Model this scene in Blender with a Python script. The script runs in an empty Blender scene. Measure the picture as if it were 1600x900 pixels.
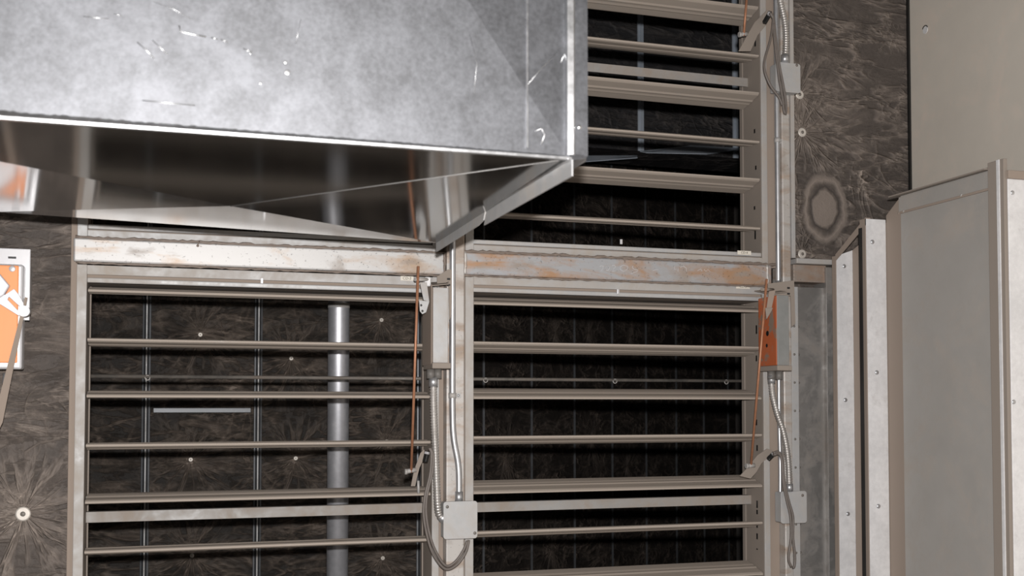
import bpy, bmesh, math, random
from mathutils import Vector, Matrix
random.seed(7)
S = bpy.context.scene
COL = S.collection
PI = math.pi

# ------------------------------------------------------------------ camera, light, exposure
F = 1700.0                      # focal length in pixels of the 1600 wide frame
TH = math.radians(17.2)         # yaw to the right of the wall normal
PH = math.radians(2.1)          # slight upward tilt
EYE = 1.6
CX, CY = 800.0, 572.0           # principal point
cam_d = bpy.data.cameras.new('camera')
cam = bpy.data.objects.new('camera', cam_d)
COL.objects.link(cam)
cam.location = (0, 0, EYE)
cam.rotation_euler = (PI/2 + PH, 0, -TH)
cam_d.sensor_width = 36
cam_d.lens = 36*F/1600
cam_d.shift_y = (CY-450)/1600
cam_d.clip_start = 0.05
cam_d.dof.use_dof = True
cam_d.dof.focus_distance = 3.45
cam_d.dof.aperture_fstop = 5.0
S.camera = cam

w = bpy.data.worlds.new('world')
S.world = w
w.use_nodes = True
w.node_tree.nodes['Background'].inputs[0].default_value = (0.5, 0.55, 0.6, 1)
w.node_tree.nodes['Background'].inputs[1].default_value = 0.0

def add_light(name, kind, loc, energy, col, size=0.05, rot=None):
    l = bpy.data.lights.new(name, kind)
    l.energy = energy
    l.color = col
    if kind == 'POINT':
        l.shadow_soft_size = size
    elif kind == 'AREA':
        l.size = size
    o = bpy.data.objects.new(name, l)
    o.location = loc
    if rot: o.rotation_euler = rot
    COL.objects.link(o)
    return o
# the photographer's flash just above the lens
add_light('camera_flash', 'POINT', (0.0, -0.05, EYE+0.10), 425, (1.0, 0.965, 0.94), 0.02)

S.view_settings.view_transform = 'Standard'
S.view_settings.look = 'None'
S.view_settings.gamma = 1
S.view_settings.use_curve_mapping = False
S.view_settings.exposure = 0.0

# ------------------------------------------------------------------ pixel -> point
fwd = Vector((math.sin(TH)*math.cos(PH), math.cos(TH)*math.cos(PH), math.sin(PH)))
rgt = Vector((math.cos(TH), -math.sin(TH), 0))
upv = rgt.cross(fwd)
O = Vector((0, 0, EYE))
def ray(px, py):
    return fwd + rgt*((px-CX)/F) + upv*((CY-py)/F)
def P(px, py, Y):
    d = ray(px, py)
    return O + d*(Y/d.y)
def PX(px, py, X):
    d = ray(px, py)
    return O + d*(X/d.x)
def Xa(px, Y, py=640): return P(px, py, Y).x
def Za(px, py, Y): return P(px, py, Y).z

# ------------------------------------------------------------------ materials
def newmat(name):
    m = bpy.data.materials.new(name)
    m.use_nodes = True
    nt = m.node_tree
    b = nt.nodes['Principled BSDF']
    return m, nt, b
def nd(nt, t, **kw):
    n = nt.nodes.new(t)
    for k, v in kw.items():
        setattr(n, k, v)
    return n
def lk(nt, a, b): nt.links.new(a, b)
def ramp(nt, src, stops):
    r = nd(nt, 'ShaderNodeValToRGB')
    els = r.color_ramp.elements
    while len(els) < len(stops): els.new(0.5)
    for e, (p, c) in zip(els, stops):
        e.position = p
        e.color = (c, c, c, 1) if isinstance(c, (int, float)) else (*c, 1)
    lk(nt, src, r.inputs[0])
    return r.outputs[0]
def coords(nt, scale=(1, 1, 1), rot=(0, 0, 0)):
    tc = nd(nt, 'ShaderNodeTexCoord')
    mp = nd(nt, 'ShaderNodeMapping')
    mp.inputs['Scale'].default_value = scale
    mp.inputs['Rotation'].default_value = rot
    lk(nt, tc.outputs['Object'], mp.inputs[0])
    return mp.outputs[0]
def noise(nt, vec, scale, detail=4, rough=0.55, dist=0.0):
    n = nd(nt, 'ShaderNodeTexNoise')
    n.inputs['Scale'].default_value = scale
    n.inputs['Detail'].default_value = detail
    n.inputs['Roughness'].default_value = rough
    n.inputs['Distortion'].default_value = dist
    lk(nt, vec, n.inputs['Vector'])
    return n.outputs[0]
def mth(nt, op, a, b=None, c=None, clamp=False):
    n = nd(nt, 'ShaderNodeMath', operation=op)
    n.use_clamp = clamp
    for i, v in enumerate((a, b, c)):
        if v is None: continue
        if isinstance(v, (int, float)): n.inputs[i].default_value = v
        else: lk(nt, v, n.inputs[i])
    return n.outputs[0]
def mixc(nt, f, a, b):
    n = nd(nt, 'ShaderNodeMix', data_type='RGBA')
    if isinstance(f, (int, float)): n.inputs[0].default_value = f
    else: lk(nt, f, n.inputs[0])
    for i, v in ((6, a), (7, b)):
        if isinstance(v, tuple): n.inputs[i].default_value = (*v, 1)
        else: lk(nt, v, n.inputs[i])
    return n.outputs[2]
def bump(nt, b, h, strength=0.3, dist=0.002):
    n = nd(nt, 'ShaderNodeBump')
    n.inputs['Strength'].default_value = strength
    n.inputs['Distance'].default_value = dist
    lk(nt, h, n.inputs['Height'])
    lk(nt, n.outputs[0], b.inputs['Normal'])

def galv(name, c1, c2, metal=0.85, rough=(0.35, 0.5), scale=30, dust=0.0, dustc=(.26, .225, .195), bmp=0.05, stretch=(1, 1, 1)):
    """galvanised sheet metal: mottled zinc spangle, optional settled dust"""
    m, nt, b = newmat(name)
    v = coords(nt, stretch)
    n1 = noise(nt, v, scale, 5, .65)
    n2 = noise(nt, v, scale*0.12, 3, .5, .6)
    f = mth(nt, 'ADD', mth(nt, 'MULTIPLY', n1, .5), mth(nt, 'MULTIPLY', n2, .5))
    f = ramp(nt, f, [(.38, 0.0), (.62, 1.0)])
    base = mixc(nt, f, c1, c2)
    rr = nd(nt, 'ShaderNodeMapRange')
    lk(nt, n1, rr.inputs[0]); rr.inputs[3].default_value = rough[0]; rr.inputs[4].default_value = rough[1]
    if dust > 0:
        nz = noise(nt, coords(nt), 6, 6, .65, .8)
        nz2 = noise(nt, coords(nt), 45, 4, .6)
        d = mth(nt, 'ADD', mth(nt, 'MULTIPLY', nz, .75), mth(nt, 'MULTIPLY', nz2, .25))
        df = ramp(nt, d, [(max(0, .62-dust*.5), 0.0), (max(.05, .95-dust*.62), 1.0)])
        base = mixc(nt, df, base, dustc)
        mt = mth(nt, 'MULTIPLY', mth(nt, 'SUBTRACT', 1.0, df), metal)
        lk(nt, mt, b.inputs['Metallic'])
        ro = mth(nt, 'ADD', mth(nt, 'MULTIPLY', df, .35), rr.outputs[0], clamp=True)
        lk(nt, ro, b.inputs['Roughness'])
    else:
        b.inputs['Metallic'].default_value = metal
        lk(nt, rr.outputs[0], b.inputs['Roughness'])
    lk(nt, base, b.inputs['Base Color'])
    if bmp: bump(nt, b, n1, bmp, .001)
    return m

def plain(name, col, rough=.5, metal=0.0, var=.15, scale=40, bmp=.05):
    m, nt, b = newmat(name)
    n1 = noise(nt, coords(nt), scale, 4, .6)
    lo = tuple(max(0, c*(1-var)) for c in col); hi = tuple(min(1, c*(1+var)) for c in col)
    lk(nt, mixc(nt, n1, lo, hi), b.inputs['Base Color'])
    b.inputs['Roughness'].default_value = rough
    b.inputs['Metallic'].default_value = metal
    if bmp: bump(nt, b, n1, bmp, .001)
    return m

def rusty(name, steel, rust, amount=.5, dustc=(.30, .255, .22), dust=.3):
    m, nt, b = newmat(name)
    v = coords(nt, (1.2, 1.2, 5))
    n1 = noise(nt, v, 3.0, 6, .6, .8)
    n2 = noise(nt, coords(nt), 60, 4, .6)
    n3 = noise(nt, coords(nt, (1.5, 1, 3)), 5, 5, .6, .4)
    f = ramp(nt, mth(nt, 'ADD', mth(nt, 'MULTIPLY', n1, .9), mth(nt, 'MULTIPLY', n2, .1)),
             [(.62-amount*.3, 0.0), (.78-amount*.3, 1.0)])
    c = mixc(nt, f, steel, rust)
    f2 = ramp(nt, n3, [(.65-dust*.35, 0.0), (.85-dust*.35, 1.0)])
    c = mixc(nt, f2, c, dustc)
    spk = ramp(nt, noise(nt, coords(nt), 130, 2, .5), [(.27, .55), (.36, 1.0)])
    mm = nd(nt, 'ShaderNodeMix', data_type='RGBA', blend_type='MULTIPLY')
    mm.inputs[0].default_value = 1
    lk(nt, c, mm.inputs[6]); lk(nt, spk, mm.inputs[7])
    lk(nt, mm.outputs[2], b.inputs['Base Color'])
    b.inputs['Roughness'].default_value = .5
    lk(nt, mth(nt, 'MULTIPLY', mth(nt, 'SUBTRACT', 1.0, f2), .35), b.inputs['Metallic'])
    bump(nt, b, n2, .15, .001)
    return m

def liner(name, dark, dust, pins=(), amount=.5, sx=2.4, sz=6.0, rings=(), gain=1.0, oblique=False):
    """black foil-faced insulation, wrinkled, with dust settled on the wrinkles"""
    m, nt, b = newmat(name)
    tc = nd(nt, 'ShaderNodeTexCoord').outputs['Object']
    v = coords(nt, (sx, sx, sz))
    def ridge(scale, p, det=3, dist=1.2, vec=None):
        n = noise(nt, vec or v, scale, det, .55, dist)
        a = mth(nt, 'ABSOLUTE', mth(nt, 'SUBTRACT', n, .5))
        r = mth(nt, 'SUBTRACT', 1.0, mth(nt, 'MULTIPLY', a, 5.0), clamp=True)
        return mth(nt, 'POWER', mth(nt, 'MAXIMUM', r, 0.0), p)
    flow = coords(nt, (1.5, 1.5, 4.2), (0, .12, 0))
    soft = ramp(nt, noise(nt, flow, 3.2, 8, .74, .9), [(.50, 0.0), (.66, 1.0)])
    def crease(vec, scale, k, p, dist):
        n = noise(nt, vec, scale, 3, .5, dist)
        a_ = mth(nt, 'ABSOLUTE', mth(nt, 'SUBTRACT', n, .5))
        return mth(nt, 'POWER', mth(nt, 'SUBTRACT', 1.0, mth(nt, 'MULTIPLY', a_, k), clamp=True), p)
    r1 = crease(coords(nt, (1.3, 1.3, 4.2), (0, .12, 0)), 3.2, 16, 1.3, .7)
    r2 = crease(coords(nt, (1.6, 1.6, 4.6), (0, -.25, 0)), 6.0, 13, 1.3, .6)
    r3 = crease(coords(nt, (2.0, 2.0, 1.6), (0, .7, 0)), 3.0, 22, 1.5, .9)
    mask = ramp(nt, noise(nt, coords(nt), 3.4, 5, .6, .5), [(.40, .10), (.60, 1.0)])
    mask2 = ramp(nt, noise(nt, coords(nt, (1, 1, 1.3), (.3, 0, .2)), 4.5, 4, .6, .5), [(.42, 0.0), (.62, 1.0)])
    rr = mth(nt, 'ADD', mth(nt, 'MULTIPLY', mth(nt, 'MULTIPLY', r1, mask), .62), mth(nt, 'MULTIPLY', mth(nt, 'MULTIPLY', r2, mask2), .42))
    rr = mth(nt, 'ADD', rr, mth(nt, 'MULTIPLY', mth(nt, 'MULTIPLY', r3, mask2), .45))
    rr = mth(nt, 'ADD', rr, mth(nt, 'MULTIPLY', soft, .22))
    h = rr
    for (pp, rad) in pins:
        sb = nd(nt, 'ShaderNodeVectorMath', operation='SUBTRACT')
        lk(nt, tc, sb.inputs[0]); sb.inputs[1].default_value = tuple(pp)
        ln = nd(nt, 'ShaderNodeVectorMath', operation='LENGTH'); lk(nt, sb.outputs[0], ln.inputs[0])
        nm = nd(nt, 'ShaderNodeVectorMath', operation='NORMALIZE'); lk(nt, sb.outputs[0], nm.inputs[0])
        off = nd(nt, 'ShaderNodeVectorMath', operation='MULTIPLY_ADD')
        lk(nt, sb.outputs[0], off.inputs[0]); off.inputs[1].default_value = (2.5, 2.5, 2.5); lk(nt, nm.outputs[0], off.inputs[2])
        n = noise(nt, off.outputs[0], 1.9, 3, .6, .35)
        a = mth(nt, 'ABSOLUTE', mth(nt, 'SUBTRACT', n, .5))
        r = mth(nt, 'POWER', mth(nt, 'SUBTRACT', 1.0, mth(nt, 'MULTIPLY', a, 9.0), clamp=True), 1.6)
        r = mth(nt, 'MULTIPLY', r, ramp(nt, noise(nt, off.outputs[0], .9, 2, .5), [(.38, .15), (.6, 1.0)]))
        fade = mth(nt, 'SUBTRACT', 1.0, mth(nt, 'DIVIDE', ln.outputs['Value'], rad), clamp=True)
        halo = mth(nt, 'SUBTRACT', 1.0, mth(nt, 'DIVIDE', ln.outputs['Value'], rad*.3), clamp=True)
        h = mth(nt, 'MAXIMUM', h, mth(nt, 'MULTIPLY', r, mth(nt, 'POWER', fade, .8)))
        h = mth(nt, 'ADD', h, mth(nt, 'MULTIPLY', halo, .5), clamp=True)
    fine = noise(nt, coords(nt), 70, 4, .7)
    grad = noise(nt, coords(nt), 1.7, 5, .65, .3)
    f = mth(nt, 'ADD', mth(nt, 'MULTIPLY', h, .62*gain), mth(nt, 'MULTIPLY', mth(nt, 'ADD', mth(nt, 'MULTIPLY', fine, .35), mth(nt, 'MULTIPLY', grad, .65)), amount), clamp=True)
    for (pp, rx, rz) in rings:
        mp = nd(nt, 'ShaderNodeMapping')
        mp.vector_type = 'POINT'
        mp.inputs['Location'].default_value = (-pp[0]/rx, 0, -pp[2]/rz)
        mp.inputs['Scale'].default_value = (1/rx, 0, 1/rz)
        lk(nt, tc, mp.inputs[0])
        ln = nd(nt, 'ShaderNodeVectorMath', operation='LENGTH'); lk(nt, mp.outputs[0], ln.inputs[0])
        wob = noise(nt, coords(nt), 14, 3, .6)
        d = mth(nt, 'ADD', ln.outputs['Value'], mth(nt, 'MULTIPLY', mth(nt, 'SUBTRACT', wob, .5), .42))
        g = ramp(nt, mth(nt, 'DIVIDE', d, 1.6), [(0, .50), (.34, .46), (.41, .08), (.48, .22), (.56, .52), (.64, .34), (.71, .0), (.80, .0)])
        inside = ramp(nt, mth(nt, 'DIVIDE', d, 1.6), [(.62, 1.0), (.74, 0.0)])
        mx = nd(nt, 'ShaderNodeMix', data_type='FLOAT')
        lk(nt, inside, mx.inputs[0]); lk(nt, f, mx.inputs[2]); lk(nt, g, mx.inputs[3])
        f = mx.outputs[0]
        h = mth(nt, 'ADD', mth(nt, 'MULTIPLY', h, mth(nt, 'SUBTRACT', 1.0, inside)), mth(nt, 'MULTIPLY', g, .6))
    lk(nt, mixc(nt, f, dark, dust), b.inputs['Base Color'])
    b.inputs['Roughness'].default_value = .62
    b.inputs['Specular IOR Level'].default_value = .25
    bump(nt, b, mth(nt, 'ADD', h, mth(nt, 'MULTIPLY', fine, .2)), .9, .016)
    return m

DUST = (.27, .232, .20)
M = {}
M['galv_duct'] = galv('galvanised_duct', (.120, .123, .131), (.185, .191, .206), .9, (.50, .60), 120, bmp=.12)
M['galv_bottom'] = galv('galvanised_duct_underside', (.25, .25, .245), (.30, .30, .295), 1.0, (.08, .13), 9, bmp=0.0)
M['galv_lip'] = galv('galvanised_lip', (.55, .56, .57), (.75, .76, .78), 1.0, (.30, .45), 60, bmp=.25)
M['galv_bright'] = galv('galvanised_bright', (.66, .66, .67), (.80, .80, .81), .15, (.45, .6), 60, dust=.12)
M['galv_panel'] = galv('galvanised_panel', (.37, .355, .335), (.42, .405, .385), .15, (.5, .6), 5, dust=.3, dustc=(.38, .335, .295))
M['galv_upper'] = galv('galvanised_upper_panel', (.62, .575, .51), (.67, .625, .555), .1, (.5, .6), 4, dust=.25, dustc=(.67, .57, .49))
M['galv_dust'] = galv('dusty_galvanised', (.40, .40, .40), (.46, .46, .46), .22, (.42, .55), 45, dust=.5, dustc=(.38, .34, .30))
M['galv_semi'] = galv('lightly_dusty_galvanised', (.42, .425, .43), (.48, .48, .48), .22, (.42, .55), 45, dust=.35, dustc=(.38, .34, .30))
M['dust_metal'] = galv('dust_covered_metal', (.33, .31, .29), (.42, .39, .36), .6, (.45, .55), 40, dust=.95, dustc=DUST)
M['blade'] = galv('dusty_blade', (.38, .36, .34), (.46, .43, .40), .35, (.40, .55), 60, dust=.85, dustc=(.37, .32, .275), stretch=(1, 3, 3))
M['brown'] = galv('brown_dust', (.30, .25, .215), (.36, .305, .26), .2, (.6, .7), 25, dust=.9, dustc=(.30, .245, .205))
M['recess'] = galv('recessed_galvanised', (.27, .26, .25), (.40, .39, .38), .75, (.42, .5), 5, dust=.35, dustc=(.20, .17, .145))
M['beam_l'] = rusty('scuffed_beam_steel', (.52, .515, .51), (.44, .33, .245), .38, dust=.2)
M['beam_r'] = rusty('rust_stained_beam_steel', (.40, .41, .43), (.42, .26, .16), .62, dust=.35)
M['post'] = rusty('post_steel', (.50, .48, .46), (.40, .29, .21), .45, dust=.45)
M['rust_plate'] = rusty('rusty_plate', (.34, .30, .27), (.34, .22, .15), .7, dust=.6)
M['sealant'] = plain('brown_sealant', (.20, .16, .135), .55, 0, .4, 90, .5)
M['emt'] = galv('conduit_steel', (.50, .51, .53), (.62, .63, .65), .8, (.36, .44), 30, dust=.15)
M['flex'] = galv('flexible_conduit_steel', (.46, .44, .42), (.60, .58, .56), .7, (.36, .46), 60, dust=.25)
M['pipe'] = galv('pipe_steel', (.55, .56, .60), (.66, .67, .71), .7, (.42, .5), 50, dust=.12)
M['cover_dark'] = galv('dull_grey_cover', (.22, .225, .22), (.26, .265, .26), .2, (.5, .6), 40, dust=.2)
M['brace'] = galv('brace_bar_metal', (.30, .30, .30), (.38, .38, .375), .3, (.45, .55), 45, dust=.55, dustc=(.29, .25, .215))
M['copper'] = plain('copper_rod', (.42, .20, .115), .5, .35, .25, 60)
M['orange'] = None
def orange(name, col, patches):
    m, nt, b = newmat(name)
    n = noise(nt, coords(nt), 14, 5, .7, .6)
    f = ramp(nt, n, [(patches, 0.0), (patches+.07, 1.0)])
    lk(nt, mixc(nt, f, col, (.25, .19, .15)), b.inputs['Base Color'])
    b.inputs['Roughness'].default_value = .45
    return m
M['orange'] = orange('orange_plastic_chipped', (.46, .12, .045), .50)
M['orange_clean'] = orange('orange_plastic', (.95, .34, .12), .9)
M['cable'] = plain('grey_cable', (.14, .12, .108), .5, 0, .2, 60)
M['grey_plastic'] = plain('grey_plastic', (.15, .14, .13), .55, 0, .2, 60)
M['black'] = plain('black_plastic', (.012, .012, .012), .4, 0, .2, 60)
M['white_label'] = plain('cream_label', (.72, .68, .60), .5, 0, .08, 80, 0)
M['ink'] = plain('label_ink', (.10, .085, .07), .6, 0, 0, 40, 0)
M['chalk'] = plain('chalk_mark', (.62, .62, .64), .8, 0, .1, 90, 0)
M['washer'] = plain('pin_washer', (.62, .58, .53), .5, .3, .2, 90)
M['crease'] = plain('crease_edge_metal', (.20, .195, .19), .5, .3, .1, 60, 0)
M['joint'] = galv('foil_joint_strip', (.075, .08, .085), (.115, .12, .13), .5, (.38, .46), 20)
M['foil'] = galv('creased_foil', (.36, .41, .47), (.52, .57, .64), .25, (.35, .45), 8, bmp=.4)
M['dark_rod'] = galv('dark_rod_steel', (.16, .15, .14), (.24, .23, .21), .6, (.35, .5), 60, dust=.5, dustc=(.16, .135, .115))
M['concrete'] = plain('concrete_floor', (.16, .15, .14), .8, 0, .3, 5)
M['dark_wall'] = plain('dark_lined_wall', (.06, .054, .05), .75, 0, .3, 5)
M['white_metal'] = plain('white_coated_metal', (.62, .62, .64), .35, .3, .04, 60)

# ------------------------------------------------------------------ mesh builder
class MB:
    def __init__(self): self.v = []; self.f = []; self.sm = []
    def add(self, vs, fs, smooth=False):
        n = len(self.v)
        self.v += [Vector(p) for p in vs]
        for f in fs:
            self.f.append([n+i for i in f]); self.sm.append(smooth)
        return self
    def box(self, x0, x1, y0, y1, z0, z1):
        x0, x1 = min(x0, x1), max(x0, x1); y0, y1 = min(y0, y1), max(y0, y1); z0, z1 = min(z0, z1), max(z0, z1)
        vs = [(x, y, z) for x in (x0, x1) for y in (y0, y1) for z in (z0, z1)]
        return self.add(vs, [(0, 1, 3, 2), (4, 6, 7, 5), (0, 4, 5, 1), (2, 3, 7, 6), (0, 2, 6, 4), (1, 5, 7, 3)])
    def prism(self, prof, a, b):
        """extrude closed polygon prof (list of 3D points) by vector b from a"""
        n = len(prof); a = Vector(a); b = Vector(b)
        vs = [Vector(p)+a for p in prof] + [Vector(p)+a+b for p in prof]
        fs = [tuple(range(n))[::-1], tuple(range(n, 2*n))] + [(i, (i+1) % n, n+(i+1) % n, n+i) for i in range(n)]
        return self.add(vs, fs)
    def slab(self, pts, off):
        """polygon given thickness along off"""
        return self.prism(pts, (0, 0, 0), off)
    def tube(self, pts, r, seg=14, radii=None, smooth=True, cap=True):
        pts = [Vector(p) for p in pts]; N = len(pts)
        vs = []; fs = []
        prev = None
        for i, p in enumerate(pts):
            t = (pts[min(i+1, N-1)] - pts[max(i-1, 0)]).normalized()
            if prev is None:
                a = Vector((0, 0, 1)) if abs(t.z) < .9 else Vector((1, 0, 0))
                u = t.cross(a).normalized()
            else:
                u = (prev - t*prev.dot(t)).normalized()
            prev = u; vv = t.cross(u)
            rr = radii[i] if radii else r
            for k in range(seg):
                an = 2*PI*k/seg
                vs.append(p + u*math.cos(an)*rr + vv*math.sin(an)*rr)
        for i in range(N-1):
            for k in range(seg):
                fs.append((i*seg+k, i*seg+(k+1) % seg, (i+1)*seg+(k+1) % seg, (i+1)*seg+k))
        self.add(vs, fs, smooth)
        if cap:
            n = len(self.v)-len(vs)
            self.f.append([n+k for k in range(seg)][::-1]); self.sm.append(False)
            self.f.append([n+(N-1)*seg+k for k in range(seg)]); self.sm.append(False)
        return self
    def cyl(self, p0, p1, r, seg=18): return self.tube([p0, p1], r, seg)
    def dome(self, c, nrm, r, h, seg=14):
        """low rivet / screw head"""
        c = Vector(c); nrm = Vector(nrm).normalized()
        pts = [c + nrm*(h*k/4) for k in range(5)]
        rad = [r*math.sqrt(max(0.0, 1-(k/4)**2))+1e-5 for k in range(5)]
        return self.tube(pts, r, seg, rad)
    def build(self, name, mat, parent=None, bevel=0.0, loc=None):
        org = Vector(parent['org']) if parent is not None and 'org' in parent else (Vector(loc) if loc is not None else Vector((0, 0, 0)))
        if parent is not None and 'org' not in parent and '_w' in REG.get(parent.name, {}): org = REG[parent.name]['_w']
        me = bpy.data.meshes.new(name)
        me.from_pydata([tuple(p-org) for p in self.v], [], self.f)
        bm = bmesh.new(); bm.from_mesh(me)
        bmesh.ops.recalc_face_normals(bm, faces=bm.faces)
        bm.to_mesh(me); bm.free()
        me.polygons.foreach_set('use_smooth', self.sm)
        me.materials.append(mat)
        o = bpy.data.objects.new(name, me)
        COL.objects.link(o)
        if parent is not None:
            o.parent = parent
            REG[o.name] = {'_w': org}
        else:
            o.location = org
            REG[o.name] = {'_w': org}
        if bevel:
            md = o.modifiers.new('bevel', 'BEVEL'); md.width = bevel; md.segments = 2; md.limit_method = 'ANGLE'
        return o
REG = {}
def thing(name, label, cat, loc=(0, 0, 0), group=None):
    o = bpy.data.objects.new(name, None)
    o.empty_display_size = .05
    COL.objects.link(o)
    o.location = loc
    REG[o.name] = {'_w': Vector(loc)}
    o['label'] = label; o['category'] = cat
    if group: o['group'] = group
    return o
def tag(o, label, cat, group=None):
    o['label'] = label; o['category'] = cat
    if group: o['group'] = group
    return o
def struct(name, mb, mat, parent=None, bevel=0):
    o = mb.build(name, mat, parent, bevel)
    if parent is None: o['kind'] = 'structure'
    return o
def spline(pts, n=10):
    """Catmull-Rom through pts"""
    pts = [Vector(p) for p in pts]
    q = [pts[0]*2-pts[1]] + pts + [pts[-1]*2-pts[-2]]
    out = []
    for i in range(1, len(q)-2):
        for k in range(n):
            t = k/n
            a, b_, c, d = q[i-1], q[i], q[i+1], q[i+2]
            out.append(.5*((2*b_)+(c-a)*t+(2*a-5*b_+4*c-d)*t*t+(3*b_-a-3*c+d)*t**3))
    out.append(q[-2])
    return out
def resample(pts, step):
    out = [pts[0]]; acc = 0
    for i in range(1, len(pts)):
        a, b_ = pts[i-1], pts[i]; L = (b_-a).length
        d = step-acc
        while d <= L:
            out.append(a.lerp(b_, d/L)); d += step
        acc = L-(d-step)
    return out
def flex(mb, pts, r, pitch=.0085):
    pts = resample(spline(pts, 16), pitch/4)
    rad = [r*(1+.13*math.cos(i*PI/2)) for i in range(len(pts))]
    return mb.tube(pts, r, 12, rad)
def ring(mb, x0, x1, z0, z1, wd, y0, y1, sides='lrtb'):
    if 'l' in sides: mb.box(x0-wd, x0, y0, y1, z0-wd, z1+wd)
    if 'r' in sides: mb.box(x1, x1+wd, y0, y1, z0-wd, z1+wd)
    if 't' in sides: mb.box(x0, x1, y0, y1, z1, z1+wd)
    if 'b' in sides: mb.box(x0, x1, y0, y1, z0-wd, z0)
    return mb
def bead(p0, p1, r, seed):
    rd = random.Random(seed)
    p0 = Vector(p0); p1 = Vector(p1); n = max(8, int((p1-p0).length/.012))
    pts = []; rad = []
    for i in range(n+1):
        q = p0.lerp(p1, i/n) + Vector((rd.uniform(-1, 1), 0, rd.uniform(-1, 1)))*r*.35
        pts.append(q); rad.append(r*rd.uniform(.6, 1.35))
    return MB().tube(pts, r, 8, rad)

# ------------------------------------------------------------------ key planes
YF = 3.30          # front face of the damper frames
YL = 3.345         # face of the liner beside them
YB = 4.60          # liner of the space beyond
CEIL = 4.05

XWR = Xa(1420, YL, 150)
xL0, xL1 = Xa(133, YF), Xa(675, YF)
xR0, xR1 = Xa(739.5, YF), Xa(1192.5, YF)
zLt = Za(140, 441, YF)            # clear opening top, lower left
zRt = Za(745, 456, YF)            # lower right
zB = .38
zUb = Za(745, 374, YF)            # clear opening bottom, upper right
zULb = Za(128, 349, YF)
zUt = 3.62
xPost0, xPost1 = Xa(694, YF), Xa(722, YF)
xRP0, xRP1 = Xa(1218, YF), Xa(1237, YF)
xLe = Xa(107, YF)

# ------------------------------------------------------------------ the setting
struct('floor', MB().box(-3.1, 5.2, -2.1, 7.1, -.06, 0), M['concrete'])
struct('ceiling', MB().box(-3.1, 5.2, -2.1, 7.1, CEIL, CEIL+.06), M['dark_wall'])
struct('wall_left', MB().box(-3.1, -3.0, -2.1, 7.1, 0, CEIL), M['dark_wall'])
struct('wall_rear', MB().box(-3.0, 5.2, -2.1, -2.0, 0, CEIL), M['dark_wall'])
# liner wall around the dampers
pins_front = [P(36, 803, YL), P(1253, 207, YL), P(1249, 148, YL), P(1253, 397, YL)]
cpatch = P(1289, 326, YL)
wb = MB()
wb.box(-3.0, xLe+.01, YL, YL+.06, 0, CEIL)
wb.box(xLe+.01, xRP1-.01, YL, YL+.06, 0, zB-.03)
wb.box(xLe+.01, xRP1-.01, YL, YL+.06, zUt+.03, CEIL)
wb.box(xRP1-.01, XWR+.1, YL, YL+.06, 0, CEIL)
M['liner_front'] = liner('dusty_black_liner', (.030, .026, .025), (.44, .37, .32),
    [(pins_front[0], .32), (pins_front[1], .30), (pins_front[2], .22), (pins_front[3], .12)], amount=.27,
    rings=[(cpatch, .088, .118)])
struct('wall_back', wb, M['liner_front'])
# left side rear space
far_pins = [(313, 523), (298, 718), (300, 868), (462, 716), (455, 560), (596, 500), (604, 690), (598, 872)]
fp = [P(a, b_, YB) for a, b_ in far_pins]
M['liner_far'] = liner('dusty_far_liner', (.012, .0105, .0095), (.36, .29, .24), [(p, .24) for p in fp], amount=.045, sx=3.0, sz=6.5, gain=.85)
xc = Xa(664, YB)
struct('wall_far', MB().box(-3.0, xc, YB, YB+.05, 0, CEIL), M['liner_far'])
# oblique wall beyond the right dampers
AL = math.radians(50.2)
od = Vector((math.sin(AL), math.cos(AL), 0)); on = Vector((od.y, -od.x, 0))
oc = Vector((xc, YB, 0))
def obl(px, py=640):
    d = ray(px, py); # intersect plane through oc with normal on
    t = (oc-O).dot(on)/d.dot(on)
    return O+d*t
ob_mb = MB()
Lw = 3.6
pr = [oc, oc+od*Lw, oc+od*Lw-on*.05, oc-on*.05]
ob_mb.prism(pr, (0, 0, 0), (0, 0, CEIL))
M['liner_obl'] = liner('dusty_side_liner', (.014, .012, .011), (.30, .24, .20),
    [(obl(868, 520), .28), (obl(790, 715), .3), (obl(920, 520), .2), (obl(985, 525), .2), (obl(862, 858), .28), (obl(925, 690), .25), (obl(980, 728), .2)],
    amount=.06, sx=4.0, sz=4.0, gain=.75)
struct('wall_far_right', ob_mb, M['liner_obl'])
struct('wall_end', MB().box(xc+od.x*Lw-.05, 5.2, YB+od.y*Lw, YB+od.y*Lw+.05, 0, CEIL), M['dark_wall'])
struct('wall_outer', MB().box(5.15, 5.2, YL, YB+od.y*Lw, 0, CEIL), M['dark_wall'])
# right side: upper sheet-metal wall
wr = MB().box(XWR, XWR+.05, .2, YL-.012, 0, CEIL)
wo = struct('wall_right', wr, M['galv_upper'])
h = PX(1446, 47, XWR)
bo = MB()
bo.cyl(h+Vector((-.0015, 0, 0)), h+Vector((.01, 0, 0)), .013)
bo.build('hole_plug', M['galv_bright'], wo)
MB().tube([h+Vector((-.002, .014*math.cos(a*PI/9), .014*math.sin(a*PI/9)+.002)) for a in range(1, 9)], .0016, 6).build('hole_rim', M['black'], wo)
struct('trim_1', MB().box(XWR-.007, XWR, YL-.012, YL, 0, CEIL), M['black'])
struct('wall_side', MB().box(XWR+.05, 5.2, .15, .2, 0, CEIL), M['dark_wall'])

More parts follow.
